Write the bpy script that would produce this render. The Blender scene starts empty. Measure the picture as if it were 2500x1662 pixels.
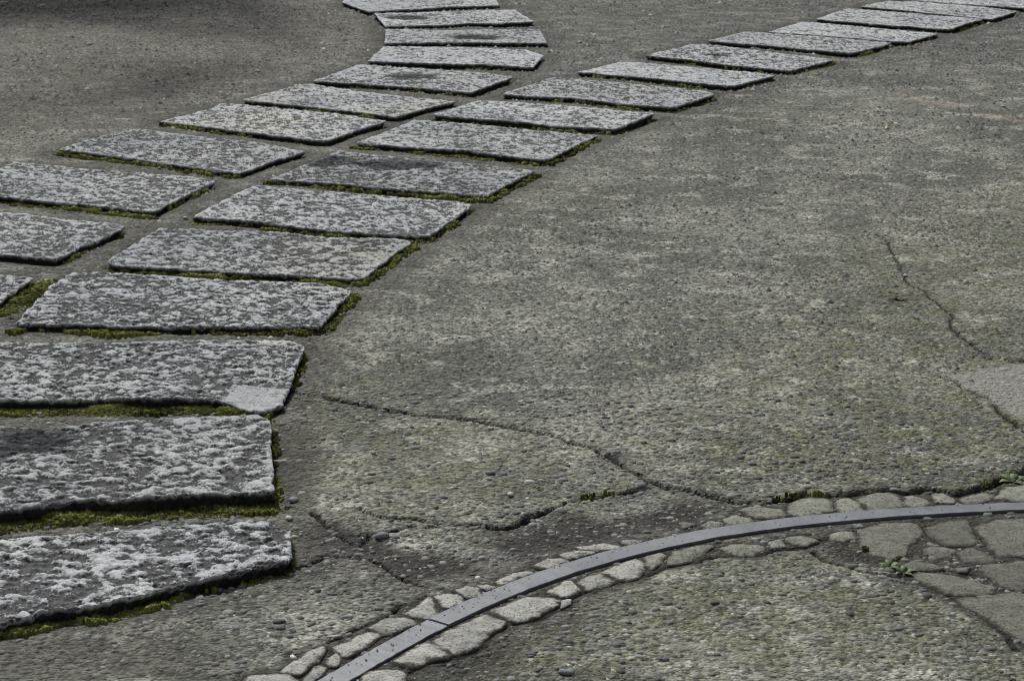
import bpy, math, random
import numpy as np
from mathutils import Matrix

# ------------------------------------------------------------------ camera, sky, sun, exposure
SC = bpy.context.scene
COL = SC.collection
CAM_H, FPX, IW, IH = 1.5, 5317.0, 2500.0, 1662.0
TH, RO = math.radians(15.625), math.radians(0.926)

cam_d = bpy.data.cameras.new('camera')
cam = bpy.data.objects.new('camera', cam_d)
COL.objects.link(cam)
cam_d.sensor_width = 36.0
cam_d.lens = FPX / IW * 36.0
cam_d.clip_start = 0.05
cam_d.clip_end = 400.0
cam_d.dof.use_dof = True
cam_d.dof.focus_distance = 5.2
cam_d.dof.aperture_fstop = 18.0
_X = np.array([1.0, 0, 0]); _U = np.array([0, math.sin(TH), math.cos(TH)]); _F = np.array([0, math.cos(TH), -math.sin(TH)])
_r = math.cos(RO) * _X + math.sin(RO) * _U
_u = -math.sin(RO) * _X + math.cos(RO) * _U
cam.matrix_world = Matrix(((_r[0], _u[0], -_F[0], 0), (_r[1], _u[1], -_F[1], 0), (_r[2], _u[2], -_F[2], CAM_H), (0, 0, 0, 1)))
SC.camera = cam

SUN_EL, SUN_AZ = 44.0, -24.0          # azimuth from +Y towards +X: the light comes from beyond and a little left
world = bpy.data.worlds.new('World')
SC.world = world
world.use_nodes = True
wn = world.node_tree
sky = wn.nodes.new('ShaderNodeTexSky')
sky.sky_type = 'NISHITA'
sky.sun_disc = False
sky.sun_elevation = math.radians(SUN_EL)
sky.sun_rotation = math.radians(SUN_AZ)
sky.air_density = 1.0
sky.dust_density = 3.0
hs = wn.nodes.new('ShaderNodeHueSaturation')       # overcast: the blue of the sky is nearly gone
hs.inputs['Saturation'].default_value = 0.22
wn.links.new(sky.outputs[0], hs.inputs['Color'])
wn.links.new(hs.outputs[0], wn.nodes['Background'].inputs['Color'])
wn.nodes['Background'].inputs['Strength'].default_value = 0.078

sun_d = bpy.data.lights.new('sun', 'SUN')
sun_d.energy = 3.2
sun_d.angle = math.radians(6.0)
sun_d.color = (1.0, 0.985, 0.925)
sun = bpy.data.objects.new('sun', sun_d)
COL.objects.link(sun)
_e, _a = math.radians(SUN_EL), math.radians(SUN_AZ)
SUN_DIR = np.array([math.sin(_a) * math.cos(_e), math.cos(_a) * math.cos(_e), math.sin(_e)])   # towards the sun
from mathutils import Vector
sun.rotation_euler = Vector(SUN_DIR).to_track_quat('Z', 'Y').to_euler()
sun.location = (0, 0, 20)

SC.view_settings.view_transform = 'Standard'
SC.view_settings.look = 'None'
SC.view_settings.gamma = 1.0
SC.view_settings.use_curve_mapping = False
SC.view_settings.exposure = 0.08
SC.render.engine = 'CYCLES'
SC.cycles.max_bounces = 4
SC.cycles.filter_width = 1.05

# ------------------------------------------------------------------ helpers
rng = np.random.default_rng(11)
random.seed(5)


def ground_at(p, z=0.0):
    """pixel of the photograph (2500 x 1662) -> point of the place at height z"""
    p = np.asarray(p, float)
    x = (p[..., 0] - IW / 2) / FPX
    y = -(p[..., 1] - IH / 2) / FPX
    c, s = math.cos(RO), math.sin(RO)
    x, y = c * x - s * y, s * x + c * y
    dy = math.cos(TH) + y * math.sin(TH)
    dz = -math.sin(TH) + y * math.cos(TH)
    t = -(CAM_H - z) / dz
    return np.stack([x * t, dy * t], -1)


def _hash(ix, iy, seed):
    h = (ix.astype(np.int64) * 374761393 + iy.astype(np.int64) * 668265263 + seed * 1442695041) & 0xFFFFFFFF
    h = ((h ^ (h >> 13)) * 1274126177) & 0xFFFFFFFF
    h = (h ^ (h >> 16)) & 0xFFFFFFFF
    return h.astype(np.float64) / 4294967295.0 * 2 - 1


def vnoise(x, y, seed=0):
    x = np.asarray(x, float); y = np.asarray(y, float)
    fx, fy = np.floor(x), np.floor(y)
    tx, ty = x - fx, y - fy
    ix, iy = fx.astype(np.int64), fy.astype(np.int64)
    a = tx * tx * tx * (tx * (tx * 6 - 15) + 10); b = ty * ty * ty * (ty * (ty * 6 - 15) + 10)
    n0 = _hash(ix, iy, seed) * (1 - a) + _hash(ix + 1, iy, seed) * a
    n1 = _hash(ix, iy + 1, seed) * (1 - a) + _hash(ix + 1, iy + 1, seed) * a
    return n0 * (1 - b) + n1 * b


def fbm(x, y, seed=0, octv=4, gain=0.5):
    s = 0; amp = 1.0; tot = 0
    for k in range(octv):
        a = 0.6 + k
        ca, sa = math.cos(a), math.sin(a)
        f = 2.03 ** k
        s = s + amp * vnoise((x * ca - y * sa) * f + 17.3 * k, (x * sa + y * ca) * f - 9.1 * k, seed + 31 * k)
        tot += amp; amp *= gain
    return s / tot


def sstep(a, b, x):
    t = np.clip((x - a) / (b - a), 0, 1)
    return t * t * (3 - 2 * t)


def seg_dist(px, py, poly, closed=False):
    """distance of many points to a polyline"""
    d = np.full(px.shape, 1e9)
    n = len(poly)
    for i in range(n if closed else n - 1):
        ax, ay = poly[i]; bx, by = poly[(i + 1) % n]
        ex, ey = bx - ax, by - ay
        L = ex * ex + ey * ey + 1e-12
        t = np.clip(((px - ax) * ex + (py - ay) * ey) / L, 0, 1)
        d = np.minimum(d, np.hypot(px - ax - t * ex, py - ay - t * ey))
    return d


def inside(px, py, poly):
    r = np.zeros(px.shape, bool)
    n = len(poly)
    for i in range(n):
        x0, y0 = poly[i]; x1, y1 = poly[(i + 1) % n]
        if y0 == y1:
            continue
        c = ((y0 > py) != (y1 > py)) & (px < (x1 - x0) * (py - y0) / (y1 - y0) + x0)
        r ^= c
    return r


def resample(pts, n):
    pts = np.asarray(pts, float)
    d = np.r_[0, np.cumsum(np.hypot(*np.diff(pts, axis=0).T))]
    t = np.linspace(0, d[-1], n)
    return np.stack([np.interp(t, d, pts[:, 0]), np.interp(t, d, pts[:, 1])], -1)


def new_mesh(name, verts, tris=None, quads=None, smooth=True, attrs=None):
    me = bpy.data.meshes.new(name)
    verts = np.asarray(verts, np.float32)
    me.vertices.add(len(verts))
    me.vertices.foreach_set('co', verts.ravel())
    loops = []; starts = []; tot = []
    pos = 0
    for arr, k in ((quads, 4), (tris, 3)):
        if arr is not None and len(arr):
            arr = np.asarray(arr, np.int32)
            loops.append(arr.ravel())
            starts.append(pos + np.arange(len(arr)) * k)
            tot.append(np.full(len(arr), k))
            pos += arr.size
    loops = np.concatenate(loops).astype(np.int32)
    starts = np.concatenate(starts).astype(np.int32)
    me.loops.add(len(loops))
    me.loops.foreach_set('vertex_index', loops)
    me.polygons.add(len(starts))
    me.polygons.foreach_set('loop_start', starts)
    me.polygons.foreach_set('use_smooth', np.full(len(starts), bool(smooth)))
    for k, v in (attrs or {}).items():
        v = np.asarray(v, np.float32)
        if k == 'suv':
            a = me.attributes.new(k, 'FLOAT_VECTOR', 'POINT'); a.data.foreach_set('vector', v.ravel())
        elif v.ndim == 1:
            a = me.attributes.new(k, 'FLOAT', 'POINT'); a.data.foreach_set('value', v)
        else:
            a = me.attributes.new(k, 'FLOAT_COLOR', 'POINT')
            a.data.foreach_set('color', np.c_[v, np.ones(len(v), np.float32)].astype(np.float32).ravel())
    me.update()
    me.validate()
    return me


def link(name, me, mat=None, parent=None, loc=None):
    o = bpy.data.objects.new(name, me)
    COL.objects.link(o)
    if mat is not None:
        me.materials.clear(); me.materials.append(mat)
    if parent is not None:
        o.parent = parent
    if loc is not None:
        o.location = loc
    return o


def tag(o, label=None, cat=None, group=None, kind=None):
    if label: o['label'] = label
    if cat: o['category'] = cat
    if group: o['group'] = group
    o['kind'] = kind or 'thing'
    return o


def empty(name, loc):
    o = bpy.data.objects.new(name, None)
    COL.objects.link(o)
    o.location = loc
    o.empty_display_size = 0.05
    return o


# ------------------------------------------------------------------ node helpers
class NT:
    def __init__(s, name, rough=0.9, spec=0.3):
        s.m = bpy.data.materials.new(name); s.m.use_nodes = True
        s.t = s.m.node_tree; s.n = s.t.nodes; s.l = s.t.links
        s.b = s.n['Principled BSDF']
        s.b.inputs['Roughness'].default_value = rough
        s.b.inputs['Specular IOR Level'].default_value = spec
        s.pos = s.n.new('ShaderNodeNewGeometry').outputs['Position']

    def _in(s, sock, v):
        if isinstance(v, (int, float)):
            sock.default_value = v
        elif isinstance(v, tuple):
            sock.default_value = (*v, 1.0) if len(v) == 3 and len(sock.default_value) == 4 else v
        else:
            s.l.new(v, sock)

    def attr(s, name, col=False):
        a = s.n.new('ShaderNodeAttribute'); a.attribute_name = name
        return a.outputs['Color' if col else 'Fac']

    def noise(s, scale, detail=3, rough=0.55, vec=None, dist=0.0):
        a = s.n.new('ShaderNodeTexNoise')
        a.inputs['Scale'].default_value = scale; a.inputs['Detail'].default_value = detail
        a.inputs['Roughness'].default_value = rough; a.inputs['Distortion'].default_value = dist
        s.l.new(vec or s.pos, a.inputs['Vector'])
        return a.outputs['Fac']

    def voro(s, scale, feature='F1', out='Distance', rnd=1.0):
        a = s.n.new('ShaderNodeTexVoronoi'); a.feature = feature
        a.inputs['Scale'].default_value = scale; a.inputs['Randomness'].default_value = rnd
        s.l.new(s.pos, a.inputs['Vector'])
        return a.outputs[out]

    def math(s, op, a, b=0.0, clamp=False):
        m = s.n.new('ShaderNodeMath'); m.operation = op; m.use_clamp = clamp
        s._in(m.inputs[0], a); s._in(m.inputs[1], b)
        return m.outputs[0]

    def ramp(s, v, lo, hi, a=0.0, b=1.0):
        m = s.n.new('ShaderNodeMapRange'); m.interpolation_type = 'SMOOTHSTEP'
        s._in(m.inputs[0], v)
        for i, q in enumerate((lo, hi, a, b)):
            m.inputs[i + 1].default_value = q
        return m.outputs[0]

    def mix(s, f, a, b, mode='MIX'):
        m = s.n.new('ShaderNodeMix'); m.data_type = 'RGBA'; m.blend_type = mode
        s._in(m.inputs[0], f); s._in(m.inputs[6], a); s._in(m.inputs[7], b)
        return m.outputs[2]

    def bump(s, h, dist, strength=1.0, normal=None):
        b = s.n.new('ShaderNodeBump')
        b.inputs['Distance'].default_value = dist; b.inputs['Strength'].default_value = strength
        s.l.new(h, b.inputs['Height'])
        if normal is not None: s.l.new(normal, b.inputs['Normal'])
        return b.outputs[0]

    def done(s, col, normal=None, rough=None):
        s._in(s.b.inputs['Base Color'], col)
        if normal is not None: s.l.new(normal, s.b.inputs['Normal'])
        if rough is not None: s._in(s.b.inputs['Roughness'], rough)
        return s.m


def mat_ground():
    t = NT('washed_concrete', 0.92, 0.25)
    big = t.noise(1.7, 5, 0.65)
    mid = t.noise(7.0, 4, 0.6)
    fine = t.noise(160.0, 3, 0.6)
    c = t.mix(t.ramp(big, 0.38, 0.62), (0.092, 0.096, 0.081), (0.198, 0.201, 0.174))
    c = t.mix(t.ramp(mid, 0.50, 0.66, 0, 0.85), c, (0.315, 0.316, 0.278))
    c = t.mix(t.math('MULTIPLY', t.attr('green'), t.ramp(t.noise(10.0, 4, 0.65), 0.36, 0.62)), c, (0.120, 0.121, 0.064))
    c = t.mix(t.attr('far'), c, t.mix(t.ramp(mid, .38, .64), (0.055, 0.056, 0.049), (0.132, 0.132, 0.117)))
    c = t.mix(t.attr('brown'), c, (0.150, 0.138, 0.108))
    # tiny aggregate: every cell its own grey
    cell = t.voro(120.0, out='Color')
    sep = t.n.new('ShaderNodeSeparateColor'); t.l.new(cell, sep.inputs[0])
    v = t.ramp(sep.outputs[0], 0.0, 1.0, 0.45, 1.6)
    edge = t.voro(120.0)
    c2 = t.mix(1.0, c, t.ramp(sep.outputs[0], 0, 1, 0.40, 1.65), 'MULTIPLY')
    c2 = t.mix(t.ramp(sep.outputs[1], 0.975, 0.985), c2, (0.42, 0.42, 0.40))
    c = t.mix(0.85, c, c2)
    big_c = t.voro(48.0, out='Color')
    sp2 = t.n.new('ShaderNodeSeparateColor'); t.l.new(big_c, sp2.inputs[0])
    c = t.mix(t.ramp(t.voro(48.0), 0.42, 0.30), c, t.mix(1.0, c, t.ramp(sp2.outputs[0], 0, 1, 0.5, 1.35), 'MULTIPLY'))
    c = t.mix(t.ramp(fine, 0.35, 0.75, 0.0, 0.35), c, (0.05, 0.05, 0.045))
    c = t.mix(t.attr('smooth'), c, t.mix(t.ramp(t.noise(90, 5, 0.7), 0.35, 0.65), (0.15, 0.15, 0.135), (0.27, 0.268, 0.25)))
    c = t.mix(t.attr('dirt'), c, t.mix(t.ramp(t.noise(110, 3), 0.4, 0.7), (0.013, 0.012, 0.009), (0.050, 0.047, 0.039)))
    c = t.mix(t.attr('chalk'), c, (0.36, 0.25, 0.21))
    c = t.mix(t.ramp(t.attr('crack'), .25, .7, 0, .9), c, (0.012, 0.011, 0.008))
    h = t.math('ADD', t.math('MULTIPLY', t.ramp(edge, 0.6, 0.1), 0.6), t.math('MULTIPLY', fine, 0.5))
    h = t.math('ADD', h, t.math('MULTIPLY', t.ramp(t.voro(48.0), 0.55, 0.1), 1.0))
    return t.done(c, t.bump(h, 0.004, 0.9))


def mat_pebble():
    t = NT('embedded_pebble', 0.8, 0.35)
    c = t.attr('tint', True)
    c = t.mix(t.ramp(t.noise(300, 3), 0.35, 0.7, 0, 0.5), c, t.mix(1.0, c, (0.55, 0.55, 0.52), 'MULTIPLY'))
    return t.done(c, t.bump(t.noise(500, 2), 0.001, 0.5))


def mat_slab():
    t = NT('pecked_granite', 0.88, 0.3)
    at = t.n.new('ShaderNodeAttribute'); at.attribute_name = 'suv'; suv = at.outputs['Vector']
    f1 = t.noise(150, 6, 0.8, suv); f2 = t.noise(330, 3, 0.7)
    p = t.math('ADD', t.attr('pit'), t.math('MULTIPLY', t.math('SUBTRACT', f1, 0.5), 2.8))
    p = t.math('ADD', p, t.math('MULTIPLY', t.math('SUBTRACT', t.noise(62, 5, 0.75, suv), 0.5), 2.0))
    p = t.ramp(p, 0.31, 0.63)
    lite = t.mix(t.ramp(t.noise(2.3, 3), 0.35, 0.65), (0.475, 0.50, 0.54), (0.57, 0.585, 0.60))
    lite = t.mix(t.ramp(t.noise(60, 5, 0.7), 0.42, 0.62, 0, 0.5), lite, (0.25, 0.256, 0.265))
    lite = t.mix(t.ramp(f2, 0.50, 0.66, 0, 0.7), lite, (0.13, 0.13, 0.13))
    lite = t.mix(t.ramp(t.noise(520, 2), 0.60, 0.72, 0, 0.7), lite, (0.66, 0.66, 0.66))
    dark = t.mix(t.ramp(f1, 0.35, 0.65), (0.040, 0.041, 0.043), (0.092, 0.093, 0.094))
    c = t.mix(p, lite, dark)
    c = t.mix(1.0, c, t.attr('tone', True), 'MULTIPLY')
    st = t.math('MULTIPLY', t.attr('stain'), t.ramp(t.noise(34, 5, 0.7), 0.26, 0.50, .35, .98))
    c = t.mix(st, c, (0.024, 0.028, 0.034))
    c = t.mix(t.math('MULTIPLY', t.attr('side'), 0.93), c, t.mix(f1, (0.016, 0.016, 0.012), (0.07, 0.068, 0.055)))  # side faces coloured near black to deepen the shade under the slab edge
    h = t.math('ADD', t.math('MULTIPLY', p, -1.0), t.math('MULTIPLY', f2, 0.35))
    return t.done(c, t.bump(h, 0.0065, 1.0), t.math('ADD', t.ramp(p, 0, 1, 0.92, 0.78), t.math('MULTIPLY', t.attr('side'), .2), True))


def mat_mortar_stone():
    t = NT('pale_cobble', 0.92, 0.2)
    n = t.noise(45, 5, 0.7)
    c = t.mix(t.ramp(n, 0.3, 0.7), (0.35, 0.352, 0.335), (0.59, 0.59, 0.565))
    c = t.mix(t.ramp(t.noise(190, 4, .7), 0.50, 0.66, 0, 0.85), c, (0.085, 0.082, 0.072))
    c = t.mix(1.0, c, t.attr('tone', True), 'MULTIPLY')
    c = t.mix(t.ramp(t.math('ADD', t.attr('rim'), t.math('MULTIPLY', t.math('SUBTRACT', t.noise(42, 5, .7), 0.5), 2.4)), 0.35, 0.95), c, (0.050, 0.047, 0.036))
    return t.done(c, t.bump(t.math('ADD', n, t.math('MULTIPLY', t.noise(260, 4, .7), 0.7)), 0.006, 1.0))


def mat_moss():
    t = NT('moss', 1.0, 0.05)
    c = t.attr('tint', True)
    c = t.mix(t.ramp(t.noise(420, 3, 0.7), 0.35, 0.7), c, t.mix(1.0, c, (0.45, 0.5, 0.4), 'MULTIPLY'))
    return t.done(c, t.bump(t.noise(600, 3, 0.7), 0.003, 1.0))


def mat_metal():
    t = NT('weathered_steel', 0.5, 0.5)
    a = t.noise(9, 5, 0.65)
    c = t.mix(t.ramp(a, 0.35, 0.65), (0.105, 0.112, 0.134), (0.150, 0.158, 0.182))
    c = t.mix(t.ramp(t.noise(170, 3, 0.6), 0.62, 0.72, 0, 0.7), c, (0.07, 0.066, 0.06))
    c = t.mix(t.ramp(t.noise(38, 4, 0.7), 0.60, 0.74, 0, 0.55), c, (0.24, 0.225, 0.20))
    t.b.inputs['Metallic'].default_value = 0.25
    return t.done(c, t.bump(t.noise(120, 4), 0.001, 0.6), t.ramp(a, 0.3, 0.7, 0.48, 0.62))


def mat_plain(name, a, b, scale=200, rough=0.8):
    t = NT(name, rough, 0.3)
    return t.done(t.mix(t.ramp(t.noise(scale, 3), 0.35, 0.65), a, b), t.bump(t.noise(scale * 2, 2), 0.001, 0.5))


M_GROUND, M_PEB, M_SLAB, M_COB, M_MOSS, M_METAL = mat_ground(), mat_pebble(), mat_slab(), mat_mortar_stone(), mat_moss(), mat_metal()

# ------------------------------------------------------------------ data traced from the photograph
# every slab: [left side (back to front)], [front (left to right)], [right side (front to back)], [back (right to left)]
ZS = 0.017
LROW = 'granite slabs of the left curving row'
RROW = 'granite slabs of the right row'
SLABS = [
 # ---- left row, from the top edge of the photograph down
 dict(L=[(846, -6), (834, 5)], F=[(900, 29), (960, 25), (1100, 17)], R=[(1219, 13)], B=[(1208, -7), (1000, 0)], g=LROW, pit=-.15,
      F0=1, label='farthest slab of the left row, cut by the top edge of the photo'),
 dict(L=[(914, 33)], F=[(941, 62), (1075, 61), (1150, 55), (1215, 57)], R=[(1304, 52)], B=[(1255, 24), (1100, 28)], g=LROW, pit=-.1,
      st=[(1000, 42, .13, .10)], label='left row slab near the top edge with a black smudge at its left end'),
 dict(L=[(941, 71)], F=[(939, 105), (1104, 103), (1200, 104)], R=[(1336, 105), (1323, 80)], B=[(1317, 73), (1150, 72)], g=LROW, pit=-.08,
      st=[(1165, 90, .16, .10)], label='far slab at the bend of the left row with a dark dip right of middle'),
 dict(L=[(935, 113)], F=[(898, 149), (1075, 155), (1190, 158)], R=[(1302, 165), (1328, 135)], B=[(1286, 122), (1190, 118), (1050, 114)], g=LROW, pit=-.12, fm=(.35, .03), 
      label='plain pale slab just below the bend of the left row, fourth from the top edge'),
 dict(L=[(876, 157)], F=[(763, 197), (830, 201), (956, 209), (1075, 219)], R=[(1152, 226), (1195, 208)], B=[(1253, 188), (1190, 178), (1075, 170), (986, 164)], g=LROW, pit=-.05,
      st=[(1010, 186, .12, .10)], fm=(.4, .03), label='left row slab with a dark flaked hollow in its middle and a chipped near corner'),
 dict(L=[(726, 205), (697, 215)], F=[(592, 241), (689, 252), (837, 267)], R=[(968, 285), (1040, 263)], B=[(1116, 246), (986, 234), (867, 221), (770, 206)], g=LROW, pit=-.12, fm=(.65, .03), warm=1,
      label='pale warm-toned left row slab, directly below the slab with the flaked hollow'),
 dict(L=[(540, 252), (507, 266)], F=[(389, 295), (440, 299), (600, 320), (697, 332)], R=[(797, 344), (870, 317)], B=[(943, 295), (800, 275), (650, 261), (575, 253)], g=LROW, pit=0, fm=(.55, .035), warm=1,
      label='slab of the left row sunlit at its left end, with a ragged left edge'),
 dict(L=[(311, 315)], F=[(142, 364), (237, 375), (415, 398), (500, 411)], R=[(587, 421), (660, 393)], B=[(747, 368), (600, 344), (504, 335), (350, 315)], g=LROW, pit=.08, fm=(.8, .05),
      label='blue-grey slab of the left row with moss tufts under its sharp left tip'),
 dict(L=[(33, 394), (-8, 412)], F=[(-100, 458), (0, 477), (178, 496), (297, 508)], R=[(374, 517), (450, 478)], B=[(527, 443), (504, 436), (326, 421), (228, 412), (89, 398)], g=LROW, pit=.08, fm=(.7, .05), rm=(.5, 0.019),
      label='slab at the left edge of the photo with a white pebble lying on it'),
 dict(L=[(-70, 513)], F=[(-230, 592), (0, 617), (80, 626)], R=[(139, 630), (200, 600), (252, 581)], B=[(306, 553), (291, 546), (148, 533), (50, 521)], g=LROW, pit=.06, fm=(.55, .05), rm=(.6, 0.025),
      label='slab cut by the left edge with a notch broken out of its right side'),
 dict(L=[(-220, 655)], F=[(-420, 745), (-300, 757), (-120, 768)], R=[(-25, 756), (0, 735), (40, 705)], B=[(82, 676), (0, 669), (-100, 662)], g=LROW, pit=.05, fm=(.6, .05), rm=(1.0, 0.090),
      label='slab showing only its right corner at the left edge, beside thick moss'),
 # ---- right row, from the top right corner down
 dict(L=[(2235, -14)], F=[(2178, -3), (2300, 6), (2500, 20)], R=[(2545, 24)], B=[(2620, 9), (2460, -4)], g=RROW, pit=-.15,
      label='slab cut by the top right corner of the photo, farthest of the right row'),
 dict(L=[(2165, 3)], F=[(2100, 15), (2200, 24), (2330, 38)], R=[(2423, 46)], B=[(2484, 28), (2400, 17), (2230, 4)], g=RROW, pit=-.14,
      label='second farthest slab of the right row, whole, next to the one cut by the corner'),
 dict(L=[(2067, 21)], F=[(1991, 46), (2171, 61)], R=[(2319, 71)], B=[(2399, 47), (2245, 34), (2100, 22)], g=RROW, pit=-.1, rm=(.4, 0.019),
      label='right row slab above a wide black joint, third from the top right corner'),
 dict(L=[(1954, 53)], F=[(1876, 78), (2020, 88), (2150, 99)], R=[(2215, 102)], B=[(2291, 82), (2126, 67), (1980, 53)], g=RROW, pit=-.13, rm=(.5, 0.019),
      label='right row slab with a white flake on its left tip and hairline joint below'),
 dict(L=[(1817, 77)], F=[(1728, 98), (1800, 105), (1960, 119)], R=[(2079, 129), (2123, 119)], B=[(2178, 104), (2090, 97), (1978, 88), (1850, 78)], g=RROW, pit=-.1, rm=(.5, 0.019),
      label='right row slab with a nicked right side, fifth from the top right corner'),
 dict(L=[(1687, 108), (1650, 117)], F=[(1574, 135), (1704, 147), (1793, 159)], R=[(1928, 172)], B=[(2036, 146), (1904, 129), (1734, 108)], g=RROW, pit=.0, fm=(.35, .03), rm=(.9, 0.019),
      st=[(1752, 133, .06, .05)], label='slab of the right row with one small black pit on it'),
 dict(L=[(1512, 151)], F=[(1409, 175), (1556, 187), (1704, 202)], R=[(1789, 209)], B=[(1891, 185), (1853, 178), (1675, 163), (1540, 151)], g=RROW, pit=-.2, fm=(.4, .03), rm=(.8, 0.019),
      label='smoothest, palest right row slab, just below the slab with a small black pit'),
 dict(L=[(1339, 191)], F=[(1225, 230), (1408, 240), (1526, 254)], R=[(1645, 263)], B=[(1746, 230), (1728, 223), (1556, 205), (1370, 190)], g=RROW, pit=.03, fm=(.6, .035), rm=(.9, 0.022),
      label='streaky slab of the right row, just below the smoothest pale one'),
 dict(zs=.022, L=[(1164, 246)], F=[(1057, 279), (1282, 297), (1348, 306), (1452, 311)], R=[(1503, 313)], B=[(1598, 277), (1378, 258), (1200, 246)], g=RROW, pit=-.04, fm=(.7, .035), rm=(.7, 0.019),
      label='right row slab with a thick broken edge at its near right corner'),
 dict(L=[(1012, 292)], F=[(869, 347), (1045, 361), (1149, 368), (1297, 387)], R=[(1336, 389)], B=[(1461, 328), (1289, 315), (1050, 293)], g=RROW, pit=0, fm=(.95, .06), rm=(1.0, 0.031),
      label='even grey right row slab with bright moss along its near and right edges'),
 dict(L=[(826, 369), (766, 392)], F=[(661, 435), (778, 442), (897, 454), (1045, 466)], R=[(1188, 478), (1225, 457)], B=[(1305, 416), (1268, 411), (1134, 397), (1009, 389), (867, 372)], g=RROW, pit=.12, fm=(.8, .05), rm=(1.0, 0.028),
      st=[(812, 392, .10, .10), (975, 400, .15, .09), (900, 398, .1, .05)], dark=.85, label='dark right row slab with two blue-black sunken blotches along its far edge'),
 dict(L=[(623, 448), (549, 487)], F=[(466, 530), (600, 537), (748, 555), (897, 568)], R=[(1015, 574), (1048, 573), (1080, 550)], B=[(1152, 498), (1119, 489), (897, 473), (689, 457)], g=RROW, pit=.08, fm=(.95, .05), rm=(.9, 0.028),
      label='right row slab just below the blotched dark one, mossy on its near side'),
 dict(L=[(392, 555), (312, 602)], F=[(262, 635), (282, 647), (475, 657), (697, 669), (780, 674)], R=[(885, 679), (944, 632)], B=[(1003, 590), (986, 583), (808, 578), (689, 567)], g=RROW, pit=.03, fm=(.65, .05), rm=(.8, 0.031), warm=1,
      label='slab of the right row with a cream sunlit band along its near edge'),
 dict(L=[(178, 665), (119, 700)], F=[(36, 788), (237, 792), (286, 795), (500, 795)], R=[(778, 796), (830, 740)], B=[(861, 709), (790, 688), (630, 684), (297, 666)], g=RROW, pit=.12, fm=(.8, .06), rm=(.85, 0.031),
      label='heavily pitted slab at centre left with its far right corner cut off'),
 dict(zs=.021, fr=(64, 88), L=[(-70, 832)], F=[(-250, 972), (0, 972), (254, 969), (445, 968), (540, 969), (566, 977), (610, 999)], R=[(649, 999), (690, 983), (706, 942), (728, 885)], B=[(746, 846), (725, 830), (477, 828), (254, 836), (0, 832)], g=RROW, pit=.08, fm=(1.0, .085), rm=(.45, 0.019),
      patch=[(630, 965, .075, .09)], label='long slab with a pale smooth patch at its broken near right corner'),
 dict(zs=.025, fr=(54, 74), L=[(-190, 1040)], F=[(-360, 1270), (-150, 1262), (0, 1245), (159, 1223), (318, 1214), (407, 1206), (525, 1201)], R=[(668, 1194), (661, 1070)], B=[(663, 1020), (630, 1006), (413, 1017), (238, 1028), (130, 1044), (95, 1041), (0, 1037)], g=RROW, pit=.09, fm=(1.0, .075), rm=(.8, 0.019),
      st=[(60, 1078, .10, .09), (-10, 1095, .1, .06)], label='largest near slab with a blue-black hollow at the left edge of the photo'),
 dict(zs=.020, fr=(46, 60), L=[(-250, 1322)], F=[(-430, 1640), (-150, 1560), (0, 1520), (95, 1495), (238, 1476), (366, 1446), (429, 1425), (540, 1401)], R=[(652, 1371), (709, 1365), (713, 1335), (706, 1295)], B=[(654, 1271), (620, 1269), (445, 1280), (254, 1295), (0, 1311)], g=RROW, pit=.06, fm=(.75, .04), rm=(.35, 0.012),
      label='nearest slab at the bottom left, wedge shaped with a rounded right end'),
]

CRACKS = [   # (points, half width, depth)
 ([(705, 955), (731, 959), (774, 970), (880, 991), (954, 1007), (1060, 1019), (1166, 1028), (1272, 1049), (1346, 1060), (1410, 1081), (1457, 1092), (1500, 1113), (1537, 1150), (1590, 1172), (1632, 1186), (1711, 1202), (1759, 1217), (1800, 1226), (1860, 1228), (1926, 1222)], .0045, .012),
 ([(1584, 1185), (1536, 1196), (1473, 1206), (1387, 1223), (1329, 1245), (1283, 1272), (1236, 1288), (1140, 1283), (1070, 1279), (1045, 1272), (1010, 1268), (950, 1269), (910, 1255), (870, 1243)], .0045, .012),
 ([(822, 1301), (886, 1303), (966, 1298), (997, 1291), (1061, 1289), (1140, 1284)], .004, .010),
 ([(770, 1250), (781, 1266), (819, 1285), (829, 1298), (848, 1320), (880, 1330), (907, 1305)], .004, .009),
 ([(720, 1380), (790, 1352), (860, 1358), (905, 1368), (960, 1395), (1010, 1420)], .005, .008),
 ([(2134, 569), (2168, 588), (2176, 615), (2195, 645), (2214, 691), (2256, 714), (2294, 749), (2321, 768), (2325, 798), (2340, 818), (2371, 837), (2405, 860), (2440, 872), (2482, 883), (2530, 874)], .0026, .005),
 ([(2285, 917), (2330, 929), (2352, 948), (2386, 962), (2413, 972)], .004, .008),
 ([(2425, 990), (2459, 1017), (2500, 1051), (2540, 1080)], .004, .010),
 ([(2560, 1120), (2500, 1150), (2445, 1168), (2402, 1190), (2341, 1206), (2309, 1202), (2266, 1193), (2205, 1204), (2162, 1195), (2094, 1204), (2037, 1207), (1965, 1207), (1926, 1222)], .008, .020),
 ([(2480, 1590), (2452, 1541), (2395, 1501), (2309, 1449), (2266, 1426), (2227, 1403), (2180, 1405), (2120, 1395), (2070, 1380), (2020, 1366), (1985, 1345)], .005, .012),
 ([(1000, 1640), (1040, 1620), (1110, 1600), (1170, 1580), (1200, 1552), (1240, 1525), (1320, 1503), (1370, 1480), (1425, 1445), (1500, 1422), (1560, 1412), (1590, 1395), (1640, 1382), (1715, 1362), (1790, 1355), (1845, 1355), (1890, 1340), (1960, 1334), (2010, 1318), (2085, 1318)], .007, .018),
 ([(800, 1566), (850, 1545), (900, 1522), (950, 1500), (1000, 1470), (1040, 1450)], .005, .012),
 ([(2170, 1510 - 770), (2183, 733), (2205, 731), (2212, 735)], .010, .012),
]
CRACKS[-1] = ([(2186, 734), (2198, 732), (2209, 735)], .009, .014)

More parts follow.
